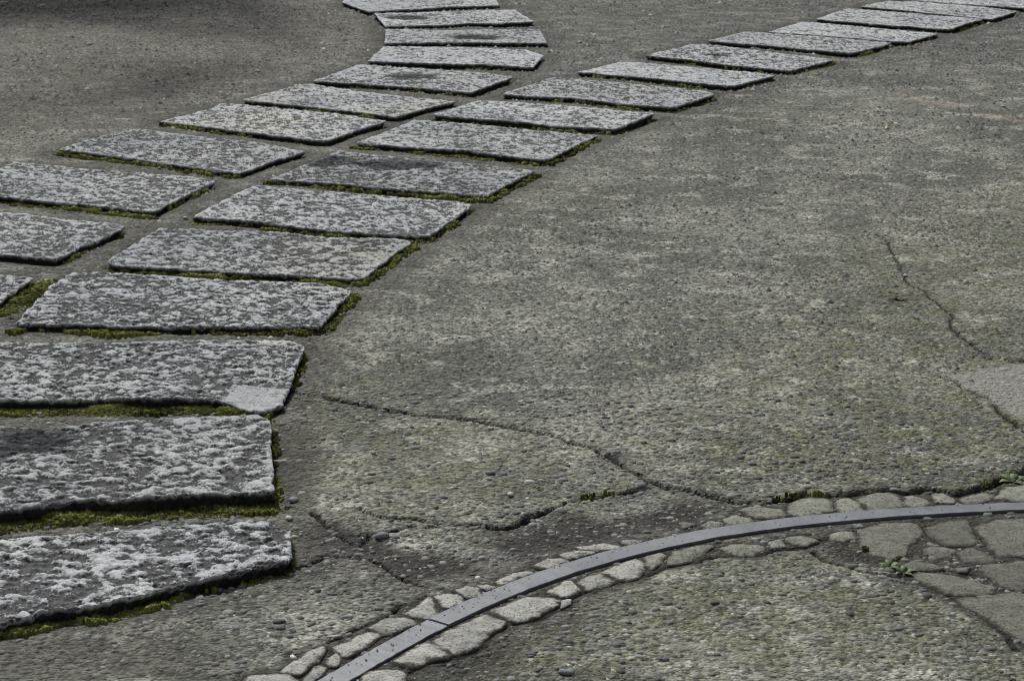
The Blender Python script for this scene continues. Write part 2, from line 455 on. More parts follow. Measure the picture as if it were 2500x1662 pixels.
STRIP_UP = [(700, 1706), (768, 1662), (822, 1635), (902, 1584), (1045, 1512), (1096, 1485), (1188, 1447), (1350, 1387), (1409, 1366), (1536, 1328), (1663, 1301), (1822, 1276), (1929, 1267), (2000, 1258), (2108, 1247), (2287, 1234), (2500, 1225), (2700, 1221)]
STRIP_LO = [(780, 1708), (848, 1662), (950, 1603), (1093, 1527), (1204, 1476), (1350, 1417), (1409, 1400), (1568, 1350), (1727, 1315), (1886, 1291), (2000, 1279), (2108, 1270), (2287, 1256), (2500, 1243), (2700, 1238)]

PALE = [
 [(590, 1672), (600, 1650), (650, 1640), (700, 1641), (730, 1660), (735, 1672)],
 [(683, 1638), (727, 1600), (791, 1574), (797, 1581), (781, 1609), (734, 1644), (711, 1640)],
 [(753, 1638), (769, 1624), (797, 1627), (791, 1644), (759, 1660), (740, 1659)],
 [(797, 1603), (823, 1589), (835, 1603), (823, 1622), (803, 1622)],
 [(810, 1578), (870, 1549), (905, 1539), (927, 1549), (905, 1571), (854, 1600), (835, 1597), (823, 1584)],
 [(900, 1530), (940, 1508), (988, 1504), (1023, 1517), (982, 1536), (937, 1549), (918, 1536)],
 [(988, 1492), (1013, 1476), (1045, 1452), (1058, 1457), (1071, 1485), (1077, 1492), (1042, 1509), (997, 1498)],
 [(1059, 1454), (1093, 1446), (1121, 1452), (1137, 1466), (1096, 1482), (1080, 1477)],
 [(1106, 1439), (1140, 1430), (1169, 1435), (1175, 1449), (1153, 1458), (1137, 1455)],
 [(1169, 1430), (1188, 1424), (1210, 1430), (1188, 1439)],
 [(1210, 1415), (1236, 1401), (1280, 1388), (1303, 1396), (1268, 1412), (1226, 1423)],
 [(1304, 1377), (1333, 1360), (1371, 1360), (1387, 1369), (1355, 1384), (1314, 1385)],
 [(1364, 1353), (1393, 1346), (1441, 1342), (1453, 1347), (1409, 1361), (1384, 1363)],
 [(1406, 1334), (1473, 1323), (1504, 1328), (1514, 1334), (1473, 1342), (1428, 1341)],
 [(1514, 1317), (1552, 1314), (1568, 1317), (1546, 1325), (1520, 1323)],
 [(873, 1664), (902, 1635), (950, 1630), (991, 1635), (985, 1664), (960, 1690), (880, 1690)],
 [(962, 1609), (997, 1584), (1045, 1565), (1096, 1590), (1090, 1603), (1045, 1609), (1023, 1625), (982, 1619)],
 [(1055, 1562), (1086, 1536), (1188, 1495), (1236, 1517), (1223, 1530), (1191, 1546), (1172, 1571), (1140, 1584), (1109, 1592), (1096, 1584), (1064, 1571)],
 [(1201, 1485), (1268, 1457), (1307, 1452), (1349, 1455), (1366, 1474), (1323, 1490), (1310, 1503), (1258, 1515), (1217, 1500)],
 [(1336, 1442), (1361, 1423), (1393, 1415), (1419, 1436), (1412, 1442), (1387, 1455), (1358, 1450)],
 [(1406, 1420), (1434, 1401), (1466, 1398), (1504, 1417), (1479, 1427), (1428, 1439), (1422, 1430)],
 [(1466, 1392), (1498, 1376), (1555, 1360), (1571, 1369), (1574, 1392), (1552, 1411), (1520, 1412), (1492, 1401)],
 [(1371, 1463), (1393, 1462), (1393, 1471), (1371, 1481)],
]
DULL = [
 [(1660, 1274), (1676, 1271), (1695, 1277), (1670, 1285)],
 [(1711, 1280), (1736, 1268), (1762, 1272), (1759, 1282), (1727, 1287)],
 [(1765, 1261), (1797, 1253), (1829, 1260), (1835, 1272), (1790, 1276), (1768, 1271)],
 [(1807, 1242), (1822, 1234), (1865, 1234), (1908, 1240), (1918, 1250), (1911, 1261), (1868, 1263), (1836, 1258), (1818, 1247)],
 [(1926, 1243), (1936, 1222), (1965, 1215), (2015, 1216), (2031, 1225), (2030, 1243), (2001, 1254), (1947, 1258), (1926, 1252)],
 [(2040, 1222), (2058, 1211), (2076, 1213), (2102, 1232), (2108, 1243), (2065, 1249), (2047, 1243), (2040, 1233)],
 [(2105, 1207), (2155, 1199), (2187, 1202), (2201, 1215), (2203, 1235), (2173, 1238), (2126, 1243), (2115, 1232), (2090, 1216)],
 [(2209, 1211), (2227, 1207), (2262, 1215), (2270, 1229), (2234, 1236), (2212, 1229)],
 [(2277, 1204), (2302, 1202), (2330, 1215), (2327, 1225), (2287, 1222)],
 [(2341, 1213), (2395, 1200), (2424, 1204), (2424, 1215), (2388, 1225), (2356, 1225)],
 [(2431, 1211), (2452, 1186), (2500, 1180), (2560, 1178), (2560, 1216), (2480, 1221)],
 [(1574, 1357), (1609, 1347), (1625, 1353), (1612, 1373), (1593, 1385), (1581, 1379)],
 [(1635, 1353), (1647, 1341), (1727, 1325), (1743, 1331), (1711, 1353), (1679, 1369), (1631, 1376)],
 [(1759, 1334), (1790, 1323), (1848, 1325), (1867, 1334), (1838, 1350), (1790, 1350), (1765, 1341)],
 [(1876, 1319), (1905, 1312), (1918, 1328), (1886, 1334)],
 [(1922, 1311), (1951, 1304), (1979, 1308), (1997, 1319), (1965, 1329), (1933, 1322)],
 [(2026, 1302), (2047, 1292), (2083, 1293), (2087, 1311), (2058, 1319), (2030, 1311)],
 [(2092, 1286), (2162, 1273), (2227, 1271), (2248, 1281), (2252, 1304), (2219, 1329), (2212, 1351), (2173, 1358), (2126, 1347), (2101, 1322)],
 [(2258, 1285), (2309, 1272), (2359, 1269), (2371, 1283), (2378, 1304), (2388, 1324), (2345, 1329), (2302, 1326), (2280, 1308)],
 [(2384, 1282), (2431, 1268), (2500, 1263), (2580, 1260), (2580, 1356), (2445, 1351), (2420, 1336), (2395, 1304)],
 [(2259, 1333), (2298, 1330), (2336, 1336), (2323, 1351), (2295, 1358), (2262, 1347)],
 [(2343, 1341), (2366, 1333), (2406, 1342), (2436, 1362), (2413, 1371), (2366, 1367), (2340, 1352)],
 [(2201, 1380), (2230, 1367), (2270, 1372), (2305, 1387), (2262, 1389), (2223, 1390)],
 [(2227, 1398), (2259, 1394), (2338, 1405), (2424, 1430), (2420, 1444), (2359, 1451), (2309, 1447), (2268, 1424)],
 [(2388, 1383), (2431, 1367), (2500, 1365), (2580, 1366), (2580, 1433), (2452, 1433), (2424, 1408)],
 [(2333, 1459), (2431, 1446), (2500, 1441), (2590, 1440), (2590, 1620), (2490, 1556), (2400, 1498)],
 [(2338, 1383), (2366, 1383), (2359, 1394), (2341, 1392)],
]
SOIL_AMT = (1.0, 1.0, .6, .8, .75)
SMOOTH = [(2310, 913), (2400, 897), (2500, 880), (2620, 870), (2620, 1020), (2500, 1015), (2459, 1011), (2413, 975), (2380, 955), (2356, 952), (2333, 929)]
SOIL = [[(740, 1255), (860, 1280), (960, 1310), (1130, 1300), (1260, 1290), (1400, 1235), (1580, 1190), (1740, 1222), (1800, 1240), (1700, 1290), (1480, 1330), (1300, 1370), (1150, 1425), (1030, 1460), (950, 1420), (870, 1375), (760, 1350)],
        [(2000, 1260), (2560, 1230), (2620, 1240), (2620, 1440), (2350, 1448), (2215, 1400), (2060, 1370), (1980, 1340)],
        [(-250, 1560), (60, 1510), (300, 1480), (420, 1530), (560, 1600), (600, 1720), (-250, 1720)],
        [(640, 1200), (760, 1240), (900, 1390), (860, 1420), (700, 1380), (690, 1290)],
        [(1050, 1640), (1240, 1530), (1420, 1460), (1500, 1440), (1400, 1530), (1260, 1600), (1150, 1720), (1020, 1720)]]
GREEN = [[(1150, 1130), (1700, 1000), (2150, 560), (2560, 400), (2640, 1150), (2300, 1190), (1900, 1215), (1700, 1190), (1450, 1090)],
         [(1050, 1700), (1350, 1490), (1700, 1370), (1960, 1330), (2230, 1400), (2480, 1600), (2480, 1720)],
         [(720, 960), (1250, 1050), (1560, 1170), (1250, 1280), (1000, 1260), (700, 1180)]]
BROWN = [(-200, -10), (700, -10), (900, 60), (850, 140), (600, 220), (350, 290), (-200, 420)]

CRACKS_W = [(ground_at(p), w * .85, d * 1.15) for p, w, d in CRACKS]
SOIL_W = [ground_at(p) for p in SOIL]
GREEN_W = [ground_at(p) for p in GREEN]
BROWN_W = ground_at(BROWN)
CHALK_W = ground_at([(2190, 228), (2209, 234), (2260, 247), (2340, 266), (2400, 278), (2520, 301)])
JOINT_W = ground_at([(1300, 165), (1230, 215), (1020, 282), (850, 345), (640, 440), (440, 535), (240, 650), (30, 800), (-300, 1010), (-500, 1000), (-200, 680), (100, 640), (370, 520), (590, 422), (800, 345), (970, 285), (1150, 226), (1250, 175)])
SMOOTH_W = ground_at(SMOOTH)


# ------------------------------------------------------------------ slab outlines
def slab_sides(s, step):
    nx = None
    P = {k: ground_at(s[k], s.get('zs', ZS)) for k in 'LFRB'}
    left = np.vstack([P['L'], P['F'][:1]])             # back -> front
    front = np.vstack([P['F'], P['R'][:1]])            # left -> right
    right = np.vstack([P['R'], P['B'][:1]])[::-1]      # back -> front
    back = np.vstack([P['B'], P['L'][:1]])[::-1]       # left -> right
    ln = lambda q: np.hypot(*np.diff(q, axis=0).T).sum()
    nu = max(24, int(max(ln(front), ln(back)) / step))
    nv = max(14, int(max(ln(left), ln(right)) / step))
    B, F = resample(back, nu + 1), resample(front, nu + 1)
    Lf, R = resample(left, nv + 1), resample(right, nv + 1)
    # one closed ring, rounded corners and a nibbled edge
    ring = np.vstack([B[:-1], R[:-1], F[::-1][:-1], Lf[::-1][:-1]])
    it = max(2, int((0.005 / step) ** 2 * 3))
    for _ in range(it):
        ring = 0.5 * ring + 0.25 * (np.roll(ring, 1, 0) + np.roll(ring, -1, 0))
    tan = np.roll(ring, -1, 0) - np.roll(ring, 1, 0)
    nrm = np.stack([tan[:, 1], -tan[:, 0]], -1)
    nrm /= np.linalg.norm(nrm, axis=1)[:, None] + 1e-9
    cen = ring.mean(0)
    if ((ring - cen) * nrm).sum() < 0:
        nrm = -nrm
    jit = 0.0065 * fbm(ring[:, 0] * 34, ring[:, 1] * 34, 3, 4, .65) + 0.0045 * np.minimum(0, fbm(ring[:, 0] * 9, ring[:, 1] * 9, 8, 2) + .1)
    ring = ring + nrm * jit[:, None]
    return ring, nrm, nu, nv


SLAB_RINGS = []
for s in SLABS:
    far = ground_at(s['F'][0], ZS)[1]
    step = 0.0036 if far < 5.9 else (0.0048 if far < 8 else 0.007)
    s['ring'], s['nrm'], s['nu'], s['nv'] = slab_sides(s, step)
    s['coarse'] = s['ring'][::max(1, len(s['ring']) // 60)]
    SLAB_RINGS.append(s['coarse'])

STONE_POLYS = [(ground_at(p, 0.004), 'pale') for p in PALE] + [(ground_at(p, 0.004), 'dull') for p in DULL]

# the crazy paving goes on beyond the right edge of the photograph
_gx = np.array([[(0.90 + .21 * a_ + .045 * math.sin(7 * a_ + 5 * b_) + .04 * b_, 3.02 + .15 * b_ + .035 * math.sin(4 * a_ + 9 * b_)) for a_ in range(8)] for b_ in range(8)])
for b_ in range(7):
    for a_ in range(7):
        q = np.array([_gx[b_, a_], _gx[b_, a_ + 1], _gx[b_ + 1, a_ + 1], _gx[b_ + 1, a_]])
        if np.hypot(q[:, 0] - 1.140, q[:, 1] - 2.600).max() < 1.525 and (q[:, 0] / q[:, 1]).min() > .272:
            STONE_POLYS.append((q.mean(0) + (q - q.mean(0)) * .9, 'dull'))

# the metal edging runs on a circle: fit it
ZT = 0.0022
_up, _lo = ground_at(STRIP_UP, ZT), ground_at(STRIP_LO, ZT)
def fit_circle(p):
    A = np.c_[2 * p, np.ones(len(p))]
    sol = np.linalg.lstsq(A, (p ** 2).sum(1), rcond=None)[0]
    return sol[:2], math.sqrt(sol[2] + sol[:2] @ sol[:2])
_cen, _ = fit_circle(np.vstack([_up, _lo]))
# (nearly: the radius drifts a little along the bar)
def _radius(p):
    a = np.arctan2(p[:, 1] - _cen[1], p[:, 0] - _cen[0])
    k = np.polyfit(a, np.hypot(*(p - _cen).T), 4)
    lo, hi = a.min(), a.max()
    return lambda q: np.polyval(k, np.clip(q, lo, hi))
r_up, r_lo = _radius(_up), _radius(_lo)


# ------------------------------------------------------------------ the ground
def near_outline(x, y, polys, reach):
    d = np.full(x.shape, 9.0)
    ins = np.zeros(x.shape, bool)
    for q in polys:
        lo, hi = q.min(0) - reach, q.max(0) + reach
        m = np.where((x > lo[0]) & (x < hi[0]) & (y > lo[1]) & (y < hi[1]))[0]
        if len(m) == 0:
            continue
        d[m] = np.minimum(d[m], seg_dist(x[m], y[m], q, True))
        ins[m] |= inside(x[m], y[m], q)
    return d, ins


def poly_mask(x, y, q, soft):
    d, ins = near_outline(x, y, [q], soft)
    wob = 0.5 * soft * fbm(x * 9, y * 9, 77, 3)
    sd = np.where(ins, d, -d) + wob
    return sstep(-soft, soft, sd)


def ground_fields(x, y):
    x = np.asarray(x, float); y = np.asarray(y, float)
    z = 0.006 * fbm(x * 2.2, y * 2.2, 1, 3) + 0.0022 * fbm(x * 18, y * 18, 2, 3)
    dirt = np.zeros(x.shape)
    soil = np.zeros(x.shape)
    for q, wgt in zip(SOIL_W, SOIL_AMT):
        soil = np.maximum(soil, wgt * poly_mask(x, y, q, 0.06))
    soil *= sstep(-.5, .0, fbm(x * 6, y * 6, 41, 4) + .02)
    dirt = np.maximum(dirt, soil * .95)
    z -= soil * 0.005
    green = np.zeros(x.shape)
    for q in GREEN_W:
        green = np.maximum(green, poly_mask(x, y, q, 0.25))
    green = np.clip(green * .6 + .25 * sstep(.0, .5, fbm(x * 1.5, y * 1.5, 12, 3)), 0, 1)
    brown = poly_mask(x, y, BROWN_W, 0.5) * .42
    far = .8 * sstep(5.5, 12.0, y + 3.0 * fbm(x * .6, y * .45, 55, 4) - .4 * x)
    chalk = sstep(.030, .010, seg_dist(x, y, CHALK_W)) * sstep(-.55, .2, fbm(x * 6, y * 6, 62, 3)) * .5
    smooth = poly_mask(x, y, SMOOTH_W, 0.012)
    crack = np.zeros(x.shape)
    for pts, w, dep in CRACKS_W:
        lo, hi = pts.min(0) - .12, pts.max(0) + .12
        m = np.where((x > lo[0]) & (x < hi[0]) & (y > lo[1]) & (y < hi[1]))[0]
        if not len(m):
            continue
        mx = x[m] + .010 * fbm(x[m] * 22, y[m] * 22, 5, 3)
        my = y[m] + .014 * fbm(x[m] * 22, y[m] * 22, 6, 3)
        d = seg_dist(mx, my, pts)
        ww = w * (1.0 + .7 * fbm(x[m] * 8, y[m] * 8, 9, 2))
        ww = ww * np.clip(y[m] ** 2 / (2178 * CAM_H) * 1.45 / .0060, 1, 1.5)
        c = sstep(ww * 1.7, ww * .4, d)
        crack[m] = np.maximum(crack[m], c)
        z[m] -= dep * c
        dirt[m] = np.maximum(dirt[m], np.maximum(c, .55 * sstep(ww * 6, ww, d) * sstep(-.2, .3, fbm(x[m] * 13, y[m] * 13, 4, 3))))
    d, ins = near_outline(x, y, SLAB_RINGS, .09)
    e = np.where(ins, 0, d)
    z -= 0.006 * sstep(.06, .005, e)
    dirt = np.maximum(dirt, .9 * sstep(.030, .004, e + .012 * fbm(x * 30, y * 30, 14, 2)))
    dirt = np.maximum(dirt, .62 * sstep(.16, .03, e + .07 * fbm(x * 7, y * 7, 15, 3)))
    dirt = np.maximum(dirt, .60 * poly_mask(x, y, JOINT_W, .05) * sstep(-.6, .1, fbm(x * 5, y * 5, 16, 3)))
    z = np.where(ins, -.02, z)
    # along the edging and round the set stones the earth lies lower and dark
    r = np.hypot(x - _cen[0], y - _cen[1])
    an = np.arctan2(y - _cen[1], x - _cen[0])
    RU, RL = r_up(an), r_lo(an)
    e2 = np.maximum(r - RU, RL - r)
    d, ins2 = near_outline(x, y, [q for q, k in STONE_POLYS], .05)
    e3 = np.where(ins2, 0, d)
    near = np.maximum(sstep(.04, .008, e3), sstep(.03, .004, e2) * sstep(1.9, 2.4, y))
    dirt = np.maximum(dirt, .9 * near)
    z = z * (1 - near * .9) - .0008 * near - .0012 * near * sstep(.02, .0, RL - r) * sstep(-.001, .001, RL - r)
    in_strip = (e2 < .0)
    in_strip = e2 < -.009
    z = np.where(in_strip | ins2, np.minimum(z, -.012), z)
    return dict(z=z, chalk=chalk, crack=crack, dirt=dirt, green=green, brown=brown, far=far, smooth=smooth, blocked=ins | ins2 | (e2 < .003), soil=np.maximum(soil, near * .7))


ys = [2.55]
while ys[-1] < 15.0:
    ys.append(ys[-1] + max(.005, ys[-1] ** 2 / (2178 * CAM_H) * 1.45))
ys = np.r_[-12, -6, -2, 0.5, 1.5, 2.2, ys, 16, 18, 22, 30, 45, 80]
us = np.linspace(-.31, .31, 700)
us = np.r_[-30, -10, -3, -1.2, -.7, np.arange(-.55, -.312, .005), us, np.arange(.313, .55, .003), .7, 1.2, 3, 10, 30]
YY, UU = np.meshgrid(ys, us, indexing='ij')
XX = UU * np.clip(YY, 2.2, 16)
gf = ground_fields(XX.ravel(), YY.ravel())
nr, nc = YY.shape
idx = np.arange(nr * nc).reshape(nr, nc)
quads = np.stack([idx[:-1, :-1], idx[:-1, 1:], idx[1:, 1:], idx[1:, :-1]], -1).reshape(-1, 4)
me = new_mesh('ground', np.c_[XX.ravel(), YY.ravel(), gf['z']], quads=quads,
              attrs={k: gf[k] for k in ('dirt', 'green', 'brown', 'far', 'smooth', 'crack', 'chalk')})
ground = link('ground', me, M_GROUND)
tag(ground, 'grey cracked concrete with small washed pebbles showing at its surface', None, None, 'structure')


# ------------------------------------------------------------------ slabs
def build_slab(s, i):
    ring, nrm, nu, nv = s['ring'], s['nrm'], s['nu'], s['nv']
    B = ring[0:nu + 1]
    R = ring[nu:nu + nv + 1]
    F = ring[nu + nv:2 * nu + nv + 1][::-1]
    Lf = np.vstack([ring[2 * nu + nv:], ring[:1]])[::-1]
    u = np.linspace(0, 1, nu + 1)[None, :, None]; v = np.linspace(0, 1, nv + 1)[:, None, None]
    P = (1 - v) * B[None] + v * F[None] + (1 - u) * Lf[:, None] + u * R[:, None] \
        - ((1 - u) * (1 - v) * B[0] + u * (1 - v) * B[-1] + (1 - u) * v * F[0] + u * v * F[-1])
    x, y = P[..., 0], P[..., 1]
    Lw = np.hypot(*(B[-1] - B[0])); Ww = np.hypot(*(Lf[-1] - Lf[0]))
    uu = np.broadcast_to(u[..., 0], x.shape); vv = np.broadcast_to(v[..., 0], x.shape)
    edge = np.minimum(np.minimum(uu, 1 - uu) * Lw, np.minimum(vv, 1 - vv) * Ww)
    sd = 100 + 13 * i
    # hammered surface: a field of pecked pits, slightly drawn out along the slab
    dx, dy = (B[-1] - B[0]) / Lw
    a = x * dx + y * dy; b = -x * dy + y * dx
    fa, fb = s.get('fr', (62, 84))
    n = fbm(a * fa, b * fb, sd, 4, .62) + .30 * fbm(a * fa * .45, b * fb * .5, sd + 2, 2)
    clus = fbm(x * 4.5, y * 4.5, sd + 3, 3)
    big = fbm(x * 2.0, y * 2.0, sd + 5, 2)
    f = n + .16 * clus + s.get('pit', 0) * .8 - .032
    f = f - .30 * sstep(.025, .0, edge)
    pit = np.clip((f + .30) / .76, 0, 1)
    stain = np.zeros(x.shape); patch = np.zeros(x.shape); dep = np.zeros(x.shape)
    for px, py, rx, ry in s.get('st', []):
        c = ground_at((px, py), ZS)
        q = np.hypot((x - c[0]) / rx, (y - c[1]) / ry) + .45 * fbm(x * 12, y * 12, sd + 9, 3)
        stain = np.maximum(stain, sstep(1.3, .7, q)); dep = np.maximum(dep, sstep(1.3, .2, q))
    for px, py, rx, ry in s.get('patch', []):
        c = ground_at((px, py), ZS)
        q = np.hypot((x - c[0]) / rx, (y - c[1]) / ry) + .3 * fbm(x * 14, y * 14, sd + 9, 3)
        patch = np.maximum(patch, sstep(1.1, .9, q))
    pit = pit * (1 - patch * .8)
    z = s.get('zs', ZS) + .003 * big + .0028 * clus - .0075 * pit + .0024 * fbm(x * 90, y * 90, sd + 7, 2) * (1 - patch) - .010 * dep
    z = z - .0035 * sstep(.008, .0, edge) * (.6 + .5 * fbm(x * 25, y * 25, sd + 8, 2)) - .004 * patch
    tone = 1.0 + .09 * math.sin(i * 2.39)
    warm = np.ones((x.size, 3)) * tone * s.get('dark', 1.0)
    pr = patch.ravel()[:, None]
    warm = warm * (1 - .14 * pr)
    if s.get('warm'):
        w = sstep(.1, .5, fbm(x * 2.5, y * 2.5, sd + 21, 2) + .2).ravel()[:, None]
        warm = warm * (1 + w * np.array([.05, .02, -.07]))  # cream tint painted in for patchy sunlight on these slabs
    nv1, nu1 = nv + 1, nu + 1
    g = np.arange(nv1 * nu1).reshape(nv1, nu1)
    # skirt
    bidx = np.r_[g[0, :-1], g[:-1, -1], g[-1, ::-1][:-1], g[::-1, 0][:-1]]
    bz = z.ravel()[bidx]
    nb = len(bidx)
    n1 = fbm(ring[:, 0] * 30, ring[:, 1] * 30, sd + 11, 3); n2 = fbm(ring[:, 0] * 14, ring[:, 1] * 14, sd + 12, 3)
    rings = [
        np.c_[ring + nrm * (.0012 + .0015 * n1)[:, None], bz - .0035],
        np.c_[ring + nrm * (-.006 + .004 * n2)[:, None], bz - .011],
        np.c_[ring + nrm * (-.013 + .004 * n1)[:, None], np.full(nb, -.004)],
        np.c_[ring - nrm * .022, np.full(nb, -.045)],
    ]
    V = np.vstack([np.c_[x.ravel(), y.ravel(), z.ravel()]] + rings)
    base = nv1 * nu1
    Q = [np.stack([g[:-1, :-1], g[1:, :-1], g[1:, 1:], g[:-1, 1:]], -1).reshape(-1, 4)]
    prev = bidx
    for k in range(4):
        cur = base + k * nb + np.arange(nb)
        Q.append(np.stack([prev, np.roll(prev, -1), np.roll(cur, -1), cur], -1))
        prev = cur
    pad = lambda a_, val: np.r_[a_.ravel(), np.repeat(val, nb)]
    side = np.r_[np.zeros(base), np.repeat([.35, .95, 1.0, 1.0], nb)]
    o = np.array([*ring.mean(0), 0.0])
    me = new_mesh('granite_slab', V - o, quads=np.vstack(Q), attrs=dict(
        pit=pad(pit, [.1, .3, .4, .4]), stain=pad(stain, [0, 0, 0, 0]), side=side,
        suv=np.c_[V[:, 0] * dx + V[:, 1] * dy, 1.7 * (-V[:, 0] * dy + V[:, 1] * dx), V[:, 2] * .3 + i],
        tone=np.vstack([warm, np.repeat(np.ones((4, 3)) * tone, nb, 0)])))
    ob = link('granite_slab', me, M_SLAB, None, o)
    tag(ob, s['label'], 'stone slab', s['g'])
    return ob


for i, s in enumerate(SLABS):
    build_slab(s, i)

# ------------------------------------------------------------------ metal edging
def arc_strip(a0, a1, n, zt, zb):
    a = np.linspace(a0, a1, n)
    c, sn = np.cos(a), np.sin(a)
    bev = .0009
    r0, r1 = r_lo(a), r_up(a)
    prof = [(r0, zb), (r0, zt - bev), (r0 + bev, zt), (r1 - bev, zt), (r1, zt - bev), (r1, zb)]
    wob = .0008 * fbm(a * 60, a * 0, 61, 2)
    V = np.vstack([np.c_[_cen[0] + (r + wob) * c, _cen[1] + (r + wob) * sn, np.full(n, z) + wob] for r, z in prof])
    Q = []
    for k in range(len(prof) - 1):
        i0 = k * n + np.arange(n - 1); i1 = (k + 1) * n + np.arange(n - 1)
        Q.append(np.stack([i0, i0 + 1, i1 + 1, i1], -1))
    caps = np.array([[k * n for k in (0, 1, 4, 5)], [k * n + n - 1 for k in (0, 1, 4, 5)], [n, 2 * n, 3 * n, 4 * n], [2 * n - 1, 3 * n - 1, 4 * n - 1, 5 * n - 1]])
    return np.vstack(Q + [caps]), V


ang = lambda p: math.atan2(*(ground_at(p, ZT) - _cen)[::-1])
a_near, a_seam, a_far = ang((690, 1712)), ang((1062, 1516)), ang((2720, 1230))
edging = empty('metal_edging', (*ground_at((1500, 1350)), 0))
tag(edging, 'curved flat grey steel edging strip sunk between pale cobbles', 'metal edging')
for a0, a1, dz in ((a_near + (.3 if a_near > a_seam else -.3), a_seam + (.0012 if a_near > a_seam else -.0012), 0.0), (a_seam - (.0012 if a_near > a_seam else -.0012), -.12, .0015)):
    Q, V = arc_strip(a0, a1, 260, ZT + dz, -.03)
    V = V - np.array(edging.location)
    me = new_mesh('strip', V, quads=Q, smooth=False)
    link('strip', me, M_METAL, edging)


# ------------------------------------------------------------------ set stones beside the edging (pieces of the ground)
def build_stone(poly, kind, i):
    q = np.vstack([poly, poly[:1]])
    n = max(20, min(44, int(np.hypot(*np.diff(q, axis=0).T).sum() / .012)))
    r = resample(q, n + 1)[:-1]
    r = .84 * r + .08 * (np.roll(r, 1, 0) + np.roll(r, -1, 0))
    c = r.mean(0)
    r = c + (r - c) * (1.0 + .0065 / (np.linalg.norm(r - c, axis=1).mean() + .004) + .09 * fbm(r[:, 0] * 55, r[:, 1] * 50, 200 + i, 3)[:, None])
    size = math.sqrt(np.ptp(r[:, 0]) * np.ptp(r[:, 1]))
    top = (.0035 if kind == 'pale' else .0025) + .0012 * math.sin(i * 1.7)
    inset = min(.013, size * .15)
    V = []; rim = []
    dirc = c - r
    dl = np.linalg.norm(dirc, axis=1)[:, None]
    for off, z, rv in ((-.003, -.03, 1.0), (0.0, top - .0050, 1.0), (inset * .22, top - .0018, .95), (inset, top - .0003, .42)):
        V.append(np.c_[r + dirc / dl * np.minimum(off, dl * .8), np.full(n, z)]); rim += [rv] * n
    inner = V[-1][:, :2]
    for fr in (.66, .33):
        p = c + (inner - c) * fr
        V.append(np.c_[p, np.full(n, top + .0012)]); rim += [0] * n
    V.append(np.array([[*c, top + .0016]])); rim.append(0)
    V = np.vstack(V); rim = np.array(rim, float)
    V[n:, 2] += .0026 * fbm(V[n:, 0] * 22, V[n:, 1] * 22, 300, 3) + .0012 * fbm(V[n:, 0] * 70, V[n:, 1] * 70, 301, 2)
    Q = []
    for k in range(5):
        i0 = k * n + np.arange(n); i1 = i0 + n
        Q.append(np.stack([i0, np.roll(i0, -1), np.roll(i1, -1), i1], -1))
    i0 = 5 * n + np.arange(n)
    T = np.stack([i0, np.roll(i0, -1), np.full(n, 6 * n)], -1)
    v = .92 + .12 * math.sin(i * 2.1)
    tone = np.array([1, 1, .98]) * v if kind == 'pale' else np.array([.42, .425, .385]) * v * (1.5 if i < len(PALE) + 17 else 1.0)
    rim = rim if kind == 'pale' else rim * .8
    o = np.array([*c, 0])
    me = new_mesh('set_stone', V - o, tris=T, quads=np.vstack(Q), attrs=dict(rim=rim, tone=np.repeat(tone[None], len(V), 0)))
    return link('set_stone', me, M_COB, ground, o)


for i, (q, k) in enumerate(STONE_POLYS):
    build_stone(q, k, i)


# ------------------------------------------------------------------ aggregate: pebbles set in the concrete
def pebble_mesh(x, y, z, rx, ry, h, rot, sides, rings, tint):
    n = len(x)
    t = np.arange(sides) / sides * 2 * np.pi
    prof = {2: ((1.0, -.25), (.80, .84)), 1: ((1.0, -.1),)}[rings]
    parts = []
    jit = 1 + .16 * rng.normal(size=(n, sides)).clip(-1.6, 1.6)
    for fr, fz in prof:
        a = np.cos(t)[None] * rx[:, None] * fr * jit; b = np.sin(t)[None] * ry[:, None] * fr * jit
        c, s_ = np.cos(rot)[:, None], np.sin(rot)[:, None]
        parts.append(np.stack([x[:, None] + a * c - b * s_, y[:, None] + a * s_ + b * c, np.broadcast_to((z + h * fz)[:, None], a.shape) + (rng.normal(size=a.shape) * .12 * h[:, None] if fz > 0 else 0)], -1))
    top = np.stack([x, y, z + h], -1)[:, None]
    V = np.concatenate(parts + [top], 1)
    per = V.shape[1]
    T = []
    for k in range(rings - 1):
        for j in range(sides):
            j2 = (j + 1) % sides
            T += [[k * sides + j, k * sides + j2, (k + 1) * sides + j2], [k * sides + j, (k + 1) * sides + j2, (k + 1) * sides + j]]
    k = rings - 1
    for j in range(sides):
        T.append([k * sides + j, k * sides + (j + 1) % sides, per - 1])
    T = np.array(T)[None] + (np.arange(n) * per)[:, None, None]
    return V.reshape(-1, 3), T.reshape(-1, 3), np.repeat(tint, per, 0)


def pebble_tints(n, wfrac):
    v = rng.normal(.118, .045, n).clip(.045, .28)
    hue = rng.random(n)[:, None]
    col = v[:, None] * np.where(hue < .55, np.array([.96, .99, 1.03]), np.where(hue < .85, np.array([1.03, 1.0, .92]), np.array([1.05, .97, .86])))
    w = rng.random(n) < wfrac
    col[w] = rng.uniform(.38, .62, w.sum())[:, None] * np.array([1, 1, .97])
    return col


def scatter(d0, d1, dens, half=.30):
    area = half * (d1 ** 2 - d0 ** 2)
    n = int(area * dens)
    d = np.sqrt(rng.uniform(d0 ** 2, d1 ** 2, n))
    u = rng.uniform(-half, half, n)
    return u * d, d


